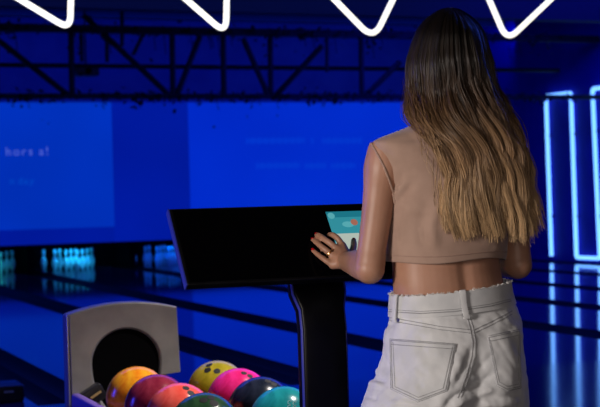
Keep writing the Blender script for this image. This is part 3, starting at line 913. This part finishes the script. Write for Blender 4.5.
for poly, wd, am in [([(379, 322), (384, 331), (381, 345)], 3.5, 0.006), ([(389, 312), (392, 322), (388, 328)], 3, -0.004),
                     ([(361, 388), (372, 383), (385, 387)], 3, 0.006), ([(366, 378), (376, 378), (390, 382)], 3, -0.004),
                     ([(440, 412), (455, 396), (480, 383), (496, 372)], 3.2, -0.007), ([(446, 416), (462, 402), (486, 392), (500, 388)], 3.2, 0.005),
                     ([(452, 392), (462, 374), (470, 356), (473, 342)], 3.4, -0.005), ([(448, 385), (458, 366), (462, 350)], 4, 0.003),
                     ([(470, 375), (485, 362), (495, 352)], 3, -0.004), ([(478, 396), (500, 398), (525, 392)], 3, -0.004), ([(480, 404), (500, 405), (524, 400)], 3, 0.004),
                     ([(386, 405), (400, 402), (425, 408)], 3, 0.004), ([(372, 350), (384, 358), (392, 372)], 3, -0.003), ([(368, 368), (380, 372), (392, 384)], 3, 0.003),
                     ([(400, 325), (425, 332), (450, 336)], 4, 0.002), ([(519, 322), (516, 330), (524, 340)], 3, 0.004), ([(500, 340), (514, 356), (519, 372)], 4, 0.003),
                     ([(355, 400), (366, 396), (380, 400)], 2.5, -0.004), ([(408, 352), (424, 362), (436, 380)], 5, 0.002), ([(396, 366), (410, 378), (430, 388)], 5, -0.0015)]:
    fold(jm, ORG, poly, wd, am)
def crumple(me, a1, a2):                                                  # soft wrinkling of the cloth
    n = len(me.vertices)
    co = np.empty(n * 3); me.vertices.foreach_get('co', co); co = co.reshape(-1, 3)
    no = np.empty(n * 3); me.vertices.foreach_get('normal', no); no = no.reshape(-1, 3)
    x, y, z = co.T
    from mathutils import noise as mn
    h = np.array([a1 * mn.noise((p_[0] * 30, p_[1] * 30, p_[2] * 22)) + a2 * mn.noise((p_[0] * 75 + p_[2] * 40, p_[1] * 75, p_[2] * 60 + 9)) for p_ in co])
    me.vertices.foreach_set('co', (co + no * h[:, None]).ravel()); me.update()
crumple(jm, 0.0032, 0.0014)
jeans = link('jeans', jm, m_denim, person, BASE, True, 180)
jeans['label'] = 'pale grey washed jeans'
bj = bvh_of([jeans])
# waistband: a ring of cloth standing off the skin
def band(z0, z1, off, n=96, th=0.006):
    ro, ri = [], []
    rings = []
    for z, o_ in ((z0, off), ((z0 + z1) / 2, off + 0.001), (z1, off), (z1 + 0.001, off - th * 0.5), (z1, off - th), (z0, off - th)):
        cx_, cy_, a, bf, bb = interp([tuple(r) for r in sorted(jt)], min(z, 1.035))
        r = []
        for j in range(n):
            a_ = 2 * pi * j / n
            tilt = 0.0
            q = L(cx_ + (a + o_) * cos(a_), cy_ + ((bf if sin(a_) > 0 else bb) + o_) * sin(a_), z + tilt)
            q.z += waist_tilt(q, z) + (0.0018 * sin(j * 2.7) + 0.001 * sin(j * 5.3)) * (z > z1 - 0.002)
            r.append(q)
        rings.append(r)
    rings.append(rings[0])
    b = MB(); b.loft(rings, True, False); return b
wb = band(0.998, 1.046, 0.006).build('waistband', m_denim2, jeans)
b = MB()
for j in range(420):                                                      # frayed threads of the raw edge
    a_ = rng.uniform(0, 2 * pi)
    cx_, cy_, a, bf, bb = interp([tuple(r) for r in sorted(jt)], 1.035)
    q = L(cx_ + (a + 0.004) * cos(a_), cy_ + ((bf if sin(a_) > 0 else bb) + 0.004) * sin(a_), 1.044)
    q.z += waist_tilt(q, 1.04)
    dv = Vector((rng.normal() * 0.004, rng.normal() * 0.002, rng.uniform(0.001, 0.0065)))
    b.tube([q, q + dv * 0.6, q + dv + Vector((rng.normal() * 0.002, 0, 0))], 0.0006, 4)
b.build('frayed_edge', m_fray, jeans)
bj2 = bvh_of([jeans, wb])
def strip(bv, poly, wid, th, name, m_, par, off=0.0):
    """a narrow strip of cloth lying on the surface"""
    pts_ = surf_line(bv, poly, off + th * 0.5, 1.5)
    b = MB(); rings = []
    for i, p_ in enumerate(pts_):
        t_ = (pts_[min(i + 1, len(pts_) - 1)] - pts_[max(i - 1, 0)]).normalized()
        h, n, _, _ = bv.find_nearest(p_)
        if n.dot(FW) > 0: n = -n
        sd = t_.cross(n).normalized()
        rings.append([p_ + sd * wid / 2 - n * th * 0.5, p_ + sd * wid / 2 * 0.9 + n * th * 0.5, p_ - sd * wid / 2 * 0.9 + n * th * 0.5, p_ - sd * wid / 2 - n * th * 0.5])
    if len(rings) > 1: b.loft(rings); return b.build(name, m_, par)
def band_pt(a_, z, off):
    cx_, cy_, a, bf, bb = interp([tuple(r) for r in sorted(jt)], min(z, 1.035))
    q = L(cx_ + (a + 0.007 + off) * cos(a_), cy_ + ((bf if sin(a_) > 0 else bb) + 0.007 + off) * sin(a_), z)
    q.z += waist_tilt(q, z); return q
for lx in (396.5, 463, 504):
    aa = min(np.linspace(pi * 0.9, 2.15 * pi, 400), key=lambda q: abs(proj(band_pt(q, 1.02, 0))[0] - lx) + (9 if sin(q) > 0.2 else 0))
    b = MB(); rings = []
    for k in range(11):
        t_ = k / 10; z = 0.988 + 0.062 * t_; off = 0.0045 * min(1, sin(pi * t_) * 3)
        c0 = band_pt(aa, z, off); tg = (band_pt(aa + 0.02, z, off) - band_pt(aa - 0.02, z, off)).normalized(); nn = (band_pt(aa, z, off + 0.01) - c0).normalized()
        rings.append([c0 - tg * 0.0065 - nn * 0.001, c0 + tg * 0.0065 - nn * 0.001, c0 + tg * 0.0065 + nn * 0.002, c0 + tg * 0.004 + nn * 0.0026, c0 - tg * 0.004 + nn * 0.0026, c0 - tg * 0.0065 + nn * 0.002])
    b.loft(rings); lp = b.build('belt_loop', m_denim, jeans)
# back pockets: patches raised from the cloth
def patch(bv, quad, th, name, m_, par, n=26):
    b = MB(); top, bot = [], []
    quad = [np.array(q, float) for q in quad]      # tl, tr, br, bm, bl
    tl, tr, br, bmid, bl = quad
    rows_t, rows_b = [], []
    for i in range(n + 1):
        v = i / n; rt, rb = [], []
        for j in range(n + 1):
            u = j / n
            low = (bl * (1 - 2 * u) + bmid * 2 * u) if u < 0.5 else (bmid * (2 - 2 * u) + br * (2 * u - 1))
            upp = tl * (1 - u) + tr * u
            q = upp * (1 - v) + low * v
            h, nn = cast(bv, q[0], q[1])
            if h is None:
                h, nn = rt[-1] if rt else top[-1], Vector(-FW)
                rt.append(h); rb.append(h); continue
            if nn.dot(FW) > 0: nn = -nn
            edge = min(u, 1 - u, v, 1 - v)
            k = th * min(1, 0.55 + edge * 9)
            rt.append(h + nn * k); rb.append(h - nn * 0.002)
        rows_t.append(rt); rows_b.append(rb); top += rt
    m2 = n + 1
    vs = [p_ for r in rows_t for p_ in r] + [p_ for r in rows_b for p_ in r]
    fs = []
    for i in range(n):
        for j in range(n):
            a = i * m2 + j
            fs.append((a, a + 1, a + m2 + 1, a + m2)); fs.append((a + m2 * m2, a + m2 + m2 * m2, a + m2 + 1 + m2 * m2, a + 1 + m2 * m2))
    B_ = m2 * m2
    ed = [j for j in range(m2)] + [i * m2 + n for i in range(1, m2)] + [n * m2 + j for j in range(n - 1, -1, -1)] + [i * m2 for i in range(n - 1, 0, -1)]
    for k in range(len(ed)):
        a, c = ed[k], ed[(k + 1) % len(ed)]
        fs.append((a, a + B_, c + B_, c))
    b.add(vs, fs)
    return b.build(name, m_, par)
q1 = [(390, 339), (456, 344), (447, 391), (418, 402), (391, 389)]
q2 = [(488, 336), (519.5, 329.5), (521, 388), (507, 391), (497, 386)]
p1 = patch(bj, q1, 0.0035, 'back_pocket', m_denim2, jeans)
p2 = patch(bj, q2, 0.0035, 'back_pocket', m_denim2, jeans)
bj3 = bvh_of([jeans, wb, p1, p2])
b = MB()
def stitch(poly, r=0.0009, off=0.0004):
    pts_ = surf_line(bj3, poly, off, 1.5)
    if len(pts_) > 2: b.tube(pts_, r, 5)
def inset(q, k):
    c = np.mean(np.array(q), axis=0); return [tuple(np.array(p_) + (c - np.array(p_)) / np.linalg.norm(c - np.array(p_)) * k) for p_ in q]
for q in (q1, q2):
    i1 = inset(q, 1.8)
    stitch([i1[0], i1[4], i1[3], i1[2], i1[1]]); stitch([i1[0], i1[1]])
    i2 = inset(q, 4.6)
    stitch([i2[0], i2[4], i2[3], i2[2], i2[1]], 0.0007)
    stitch([(i1[0][0], i1[0][1] + 4), (i1[1][0], i1[1][1] + 4)])
    stitch(list(q) + [q[0]], 0.0011, 0.0)
for dy in (0, 3.2):
    stitch([(388, 317 + dy), (410, 321 + dy), (440, 326.5 + dy), (471, 330 + dy)])
    stitch([(474, 330 + dy), (490, 322.5 + dy), (512, 311 + dy)])
for dx in (0, 3):
    stitch([(466 + dx, 313), (470 + dx, 328), (472.5 + dx, 342), (472 + dx, 356), (466 + dx, 376), (458 + dx, 398)])
stitch([(389, 311.5), (420, 313.5), (455, 311.5), (490, 306), (511, 301)], 0.0011)
stitch([(389, 309.5), (420, 311.5), (455, 309.5), (490, 304), (511, 299)], 0.0007)
stitch([(389, 293.5), (420, 295.5), (455, 293.5), (490, 288), (508, 284.5)], 0.0008)
b.build('stitching', m_stitch, jeans)
# shoes
m_shoe = mat('white_shoe', (0.6, 0.6, 0.58), 0.5); m_sole = mat('shoe_sole', (0.75, 0.74, 0.7), 0.6)
for s_ in (-1, 1):
    b = MB(); rr = []
    for y, a, h_ in ((-0.085, 0.018, 0.055), (-0.075, 0.032, 0.075), (-0.03, 0.037, 0.085), (0.03, 0.038, 0.075), (0.09, 0.043, 0.055), (0.14, 0.040, 0.045), (0.165, 0.025, 0.035)):
        rr.append([L(s_ * 0.097 + a * cos(t_), y, 0.018 + max(0, sin(t_)) * h_) for t_ in np.linspace(0, 2 * pi, 20, endpoint=False)])
    b.loft(rr); sh = b.build('shoe', m_shoe, person)
    b = MB(); outl = [(0.0, -0.09), (0.03, -0.075), (0.038, 0.0), (0.046, 0.09), (0.038, 0.15), (0.0, 0.175), (-0.038, 0.15), (-0.046, 0.09), (-0.038, 0.0), (-0.03, -0.075)]
    b.loft([[L(s_ * 0.097 + x, y, z) for x, y in outl] for z in (0.0, 0.02)]); b.build('sole', m_sole, sh)

# --- cropped sleeveless top -----------------------------------------
m_top = mat('beige_jersey', (0.345, 0.222, 0.168), 0.85, noise=((0.38, 0.248, 0.19), 30, 4), sheen=0.2, bump=(700, 0.15, 0.0005))
st = [(1.118, -0.010, 0.0, 0.1375, 0.112, 0.104), (1.135, -0.008, 0.0, 0.1385, 0.113, 0.105), (1.18, -0.004, 0.0, 0.141, 0.118, 0.107), (1.23, 0.0, -0.002, 0.1455, 0.125, 0.110), (1.28, 0.0, -0.003, 0.153, 0.122, 0.110),
      (1.32, 0.0, -0.005, 0.163, 0.108, 0.104), (1.35, 0.0, -0.006, 0.176, 0.090, 0.096), (1.372, 0.0, -0.008, 0.186, 0.072, 0.082), (1.384, 0.0, -0.008, 0.183, 0.062, 0.070), (1.395, 0.0, -0.008, 0.158, 0.058, 0.066), (1.41, 0.0, -0.008, 0.112, 0.056, 0.062),
      (1.425, 0.002, -0.006, 0.074, 0.057, 0.060), (1.440, 0.003, 0.0, 0.058, 0.055, 0.056)]
b = MB(); rr = []
for z, cx_, cy_, a, bf, bb in smooth_tab(st, 70): rr.append(ell(cx_, cy_, z, a, bf, bb, 96, 2.3))
# turned hem: inner wall of the cloth
inner = []
for z, cx_, cy_, a, bf, bb in smooth_tab(st, 70)[:14]: inner.append(ell(cx_, cy_, z, a - 0.0035, bf - 0.0035, bb - 0.0035, 96, 2.3))
hem0 = [p_ - Vector((0, 0, 0.0015)) for p_ in ell(st[0][1], st[0][2], st[0][0], st[0][3] - 0.0018, st[0][4] - 0.0018, st[0][5] - 0.0018, 96, 2.3)]
b.loft(list(reversed(inner)) + [hem0] + rr, True, False)
# tiny hem unevenness
for p_ in b.v:
    k = max(0, 1 - (p_.z - 1.115) / 0.05)
    p_.z += k * (0.004 * sin((p_.x - BASE.x) * 26 + 0.6) - 0.006 * max(0, (p_.x - BASE.x - 0.09)) / 0.05)
tm = b.mesh('cropped_top', BASE)
top_o = link('cropped_top', tm, m_top, person, BASE, True, 60)
top_o['label'] = 'beige sleeveless cropped top'
for poly, wd, am in [([(394, 200), (400, 190), (409, 177)], 2.2, 0.004), ([(397, 205), (405, 194), (414, 183)], 2.2, -0.003), ([(392, 186), (398, 182), (405, 172)], 2, -0.002),
                     ([(436, 250), (432, 226), (440, 200)], 4, 0.004), ([(424, 252), (420, 225), (428, 198)], 5, -0.003), ([(400, 250), (403, 225), (410, 205)], 5, 0.002), ([(500, 250), (494, 243), (480, 240)], 3, 0.003),
                     ([(412, 128), (420, 138), (432, 150)], 2.5, 0.003)]:
    fold(tm, ORG, poly, wd, am * 1.7)
bt = bvh_of([top_o, person])
b = MB()
hemline = []
for z in (1.131,):
    cx_, cy_, a, bf, bb = interp([tuple(r) for r in st], z)
    b.ring_tube([p_ + Vector((0, 0, 0.004 * sin((p_.x - BASE.x) * 26 + 0.6) * 0.7)) for p_ in ell(cx_, cy_, z, a + 0.0006, bf + 0.0006, bb + 0.0006, 96, 2.3)], 0.0010, 6)
b.build('hem_seam', mat('beige_thread', (0.33, 0.21, 0.165), 0.9), top_o)
pts_ = surf_line(bt, [(371.5, 143.5), (374, 148), (379, 157), (384, 167), (389, 180), (393, 192), (395, 203)], 0.0006, 1.5)
if len(pts_) > 2:
    b = MB(); b.tube(pts_, 0.0024, 8); b.build('armhole_seam', m_top, top_o)

# --- hair ------------------------------------------------------------
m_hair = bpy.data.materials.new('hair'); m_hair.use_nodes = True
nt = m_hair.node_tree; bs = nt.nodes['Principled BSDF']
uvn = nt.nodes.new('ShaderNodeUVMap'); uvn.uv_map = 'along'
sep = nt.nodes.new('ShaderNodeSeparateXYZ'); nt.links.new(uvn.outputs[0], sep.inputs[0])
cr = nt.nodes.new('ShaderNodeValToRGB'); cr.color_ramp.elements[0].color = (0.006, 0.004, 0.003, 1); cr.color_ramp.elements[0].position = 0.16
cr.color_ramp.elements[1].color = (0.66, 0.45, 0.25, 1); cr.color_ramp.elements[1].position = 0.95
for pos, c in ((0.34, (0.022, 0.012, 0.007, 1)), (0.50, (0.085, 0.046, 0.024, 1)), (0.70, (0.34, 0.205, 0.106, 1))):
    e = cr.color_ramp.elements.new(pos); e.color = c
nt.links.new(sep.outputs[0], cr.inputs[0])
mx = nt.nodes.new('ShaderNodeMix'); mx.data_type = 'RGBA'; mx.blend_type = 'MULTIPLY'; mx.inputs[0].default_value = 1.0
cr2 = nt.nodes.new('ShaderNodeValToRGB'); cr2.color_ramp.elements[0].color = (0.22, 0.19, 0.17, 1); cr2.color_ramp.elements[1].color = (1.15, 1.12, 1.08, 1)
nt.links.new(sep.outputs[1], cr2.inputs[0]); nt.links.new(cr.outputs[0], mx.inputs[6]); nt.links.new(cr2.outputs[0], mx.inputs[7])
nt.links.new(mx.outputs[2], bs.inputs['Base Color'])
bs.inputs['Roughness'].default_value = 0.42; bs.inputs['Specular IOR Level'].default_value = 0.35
LB = [(8, 447), (9.5, 441), (12, 436), (16, 430), (22, 423), (30, 417), (45, 411), (60, 408), (90, 406), (105, 407), (118, 412), (128, 420), (138, 429), (150, 437), (175, 442), (200, 443), (240, 447)]
RB = [(8, 453), (9.5, 459), (12, 464), (16, 470), (22, 477), (30, 483), (45, 488), (60, 491), (90, 497), (110, 505), (135, 517), (150, 524), (190, 529), (215, 533), (240, 536)]
CB = [(8, 0.035, 0.012), (10, 0.035, 0.045), (14, 0.035, 0.072), (22, 0.033, 0.094), (32, 0.03, 0.108), (60, 0.03, 0.118), (90, 0.03, 0.112), (110, 0.0, 0.092), (125, -0.042, 0.068), (140, -0.080, 0.050), (160, -0.098, 0.044), (200, -0.103, 0.040), (240, -0.102, 0.036)]
def hair_pt(y, ang, k=1.0, dx=0.0):
    """ang -pi/2 (left) .. pi/2 (right), 0 = middle of the back"""
    xl = np.interp(y, *zip(*LB)); xr = np.interp(y, *zip(*RB)); c, bk = interp(CB, y)
    xm, hw = (xl + xr) / 2, (xr - xl) / 2
    x = xm + hw * k * sin(ang) + dx
    tilt = 0.40 * (x - 449) / 444 * min(1, max(0, (y - 100) / 40))
    dz = c - bk * k * cos(ang) + tilt
    return P(x, y, 3.19 + dz)
hb = MB(); huv = []
def hair_strand(ys, fpt, r, tipr, rnd):
    n0 = len(hb.v)
    pts_ = [fpt(s_) for s_ in ys]
    n = len(pts_)
    rad = [r * (0.75 + 0.25 * min(1, i / 4)) * (1 if i < n * 0.7 else 1 - (1 - tipr) * (i / (n - 1) - 0.7) / 0.3) for i in range(n)]
    hb.tube(pts_, rad, 5)
    for i in range(n):
        huv.extend([(ys[i], rnd)] * 5)
# scalp and curtain underneath the strands
ys = 8.0 + 218 * np.linspace(0, 1, 60) ** 1.6
for s_, angs_ in ((1, np.linspace(-1.75, 1.75, 40)),):
    n0 = len(hb.v)
    outer = [[hair_pt(y, a, 0.93) for a in angs_] for y in ys]
    inn = [[hair_pt(y, a, 0.55 if y > 120 else 0.86) for a in angs_] for y in ys]
    hb.loft([o_ + list(reversed(i_)) for o_, i_ in zip(outer, inn)], True, True)
    for y in ys: huv.extend([((y - 10) / 226, 0.12)] * (2 * len(angs_)))
NCL = 40
for c in range(NCL):
    u = (c + 0.5 + rng.normal() * 0.2) / NCL
    ca = (u * 2 - 1) * 1.66
    ph = 1.0 + 2.2 * sin(ca * 1.9) + rng.normal() * 0.45
    am = rng.uniform(1.2, 3.2) * (0.65 + 0.35 * cos(ca)); fr = 3.3 + rng.normal() * 0.2
    tip = (237 if ca > -1.0 else 229) + rng.normal() * 2.5 - (14 if ca > 1.25 else 0)
    crn = rng.uniform(0.2, 0.9); lift = rng.uniform(-0.05, 0.07); hwid = rng.uniform(0.05, 0.085)
    for k in range(40):
        dl = rng.uniform(-1, 1)
        fine = k % 3 == 0
        da = dl * hwid; kk = 1.0 + lift - 0.055 * dl * dl + rng.normal() * 0.012 + (0.015 if fine else 0)
        ye = tip - 3.5 * dl * dl + rng.normal() * 2.5; y0 = 8 + abs(rng.normal()) * 0.8 + (4 * rng.random() if k % 2 else 0)
        am2 = am * rng.uniform(0.85, 1.15); ph2 = ph + rng.normal() * 0.16
        rnd = min(0.99, max(0.02, crn + 0.12 - 0.35 * dl * dl + rng.normal() * 0.16))
        spread = rng.normal() * (2.2 if fine else 0.9)
        flip = (rng.uniform(2, 9) if ca > 1.2 and k % 4 == 0 else 0)
        def fpt(s_, y0=y0, ye=ye, kk=kk, da=da, am2=am2, ph2=ph2, spread=spread, flip=flip, lift=lift):
            y = y0 + (ye - y0) * s_ ** 1.25
            g = min(1, max(0, (y - 45) / 75))
            dx = am2 * g * sin(2 * pi * fr * s_ + ph2) + spread * g + 0.5 * g * sin(40 * s_ + ph2 * 7 + spread * 9) + flip * max(0, (s_ - 0.75) / 0.25) ** 2
            wob = 1 + 0.08 * g * sin(2 * pi * fr * s_ + ph2 + 1.4)
            kt = 1 + (kk - 1) * (0.35 + 0.65 * g)
            return hair_pt(y, ca + da * (1 - 0.25 * max(0, s_ - 0.7) / 0.3), kt * wob, dx)
        n = 34
        hair_strand([i / (n - 1) for i in range(n)], fpt, rng.uniform(0.0004, 0.0007) if fine else rng.uniform(0.0009, 0.0016), 0.35, rnd)
# hair swept from the crown over the temples
for c in range(36):
    sg = 1 if c % 2 else -1
    a0 = 1.62 + 1.25 * (c // 2 + 0.5) / 18; ph = rng.uniform(0, 6); crn = rng.uniform(0.3, 0.9)
    for k in range(26):
        da = rng.normal() * 0.035; ye = 200 + rng.normal() * 14; rnd = min(0.99, max(0.02, crn + rng.normal() * 0.15))
        def fpt(s_):
            y = 8 + (ye - 8) * s_ ** 1.5
            m_ = min(1, max(0, (y - 14) / 62)); m_ = m_ * m_ * (3 - 2 * m_)
            return hair_pt(y, sg * (a0 * (1 - m_) + (1.55 + 0.10 * (a0 - 1.6)) * m_ + da), 1.02 - 0.05 * m_, 1.2 * m_ * sin(18 * s_ + ph))
        n = 26
        hair_strand([i / (n - 1) for i in range(n)], fpt, rng.uniform(0.0009, 0.0016), 0.4, rnd)
# loose strands at the left of the neck and fine stray hairs
for k in range(26):
    x0 = rng.uniform(403, 420); y0 = rng.uniform(70, 100); xe = x0 + rng.uniform(8, 34); ye = rng.uniform(130, 180)
    bow = rng.uniform(-6, 5); d0 = rng.uniform(-0.05, 0.0); ph = rng.uniform(0, 6)
    def fpt(s_):
        x = x0 + (xe - x0) * s_ + bow * sin(pi * s_) + 1.5 * sin(9 * s_ + ph); y = y0 + (ye - y0) * s_
        dd = d0 * (1 - s_) + (-0.135 + 0.4 * (x - 449) / 444) * s_
        return P(x, y, 3.19 + dd)
    n = 20; n0 = len(hb.v)
    hb.tube([fpt(i / (n - 1)) for i in range(n)], [rng.uniform(0.0004, 0.0007)] * n, 4)
    rnd = rng.uniform(0.3, 0.9)
    for i in range(n): huv.extend([(0.12 + (y0 + (ye - y0) * i / (n - 1) - 10) / 200, rnd)] * 4)
for k in range(60):
    a0 = rng.uniform(1.0, 1.6); yst = rng.uniform(90, 150); ye = rng.uniform(200, 232); out = rng.uniform(2, 10)
    def fpt(s_):
        y = yst + (ye - yst) * s_; return hair_pt(y, a0, 1.02, out * s_ ** 2 + 1.2 * sin(12 * s_ + k))
    n = 18
    hb.tube([fpt(i / (n - 1)) for i in range(n)], [0.0006] * n, 4)
    for i in range(n): huv.extend([((yst + (ye - yst) * i / (n - 1) - 10) / 226, 0.6)] * 4)
hm = hb.mesh('hair', BASE)
assert len(huv) == len(hm.vertices), (len(huv), len(hm.vertices))
ul = hm.uv_layers.new(name='along')
lv = np.empty(len(hm.loops), int); hm.loops.foreach_get('vertex_index', lv)
ul.data.foreach_set('uv', np.array(huv)[lv].astype(np.float32).ravel())
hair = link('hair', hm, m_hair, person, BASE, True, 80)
hair['label'] = 'long wavy hair, dark at the roots and blond below'
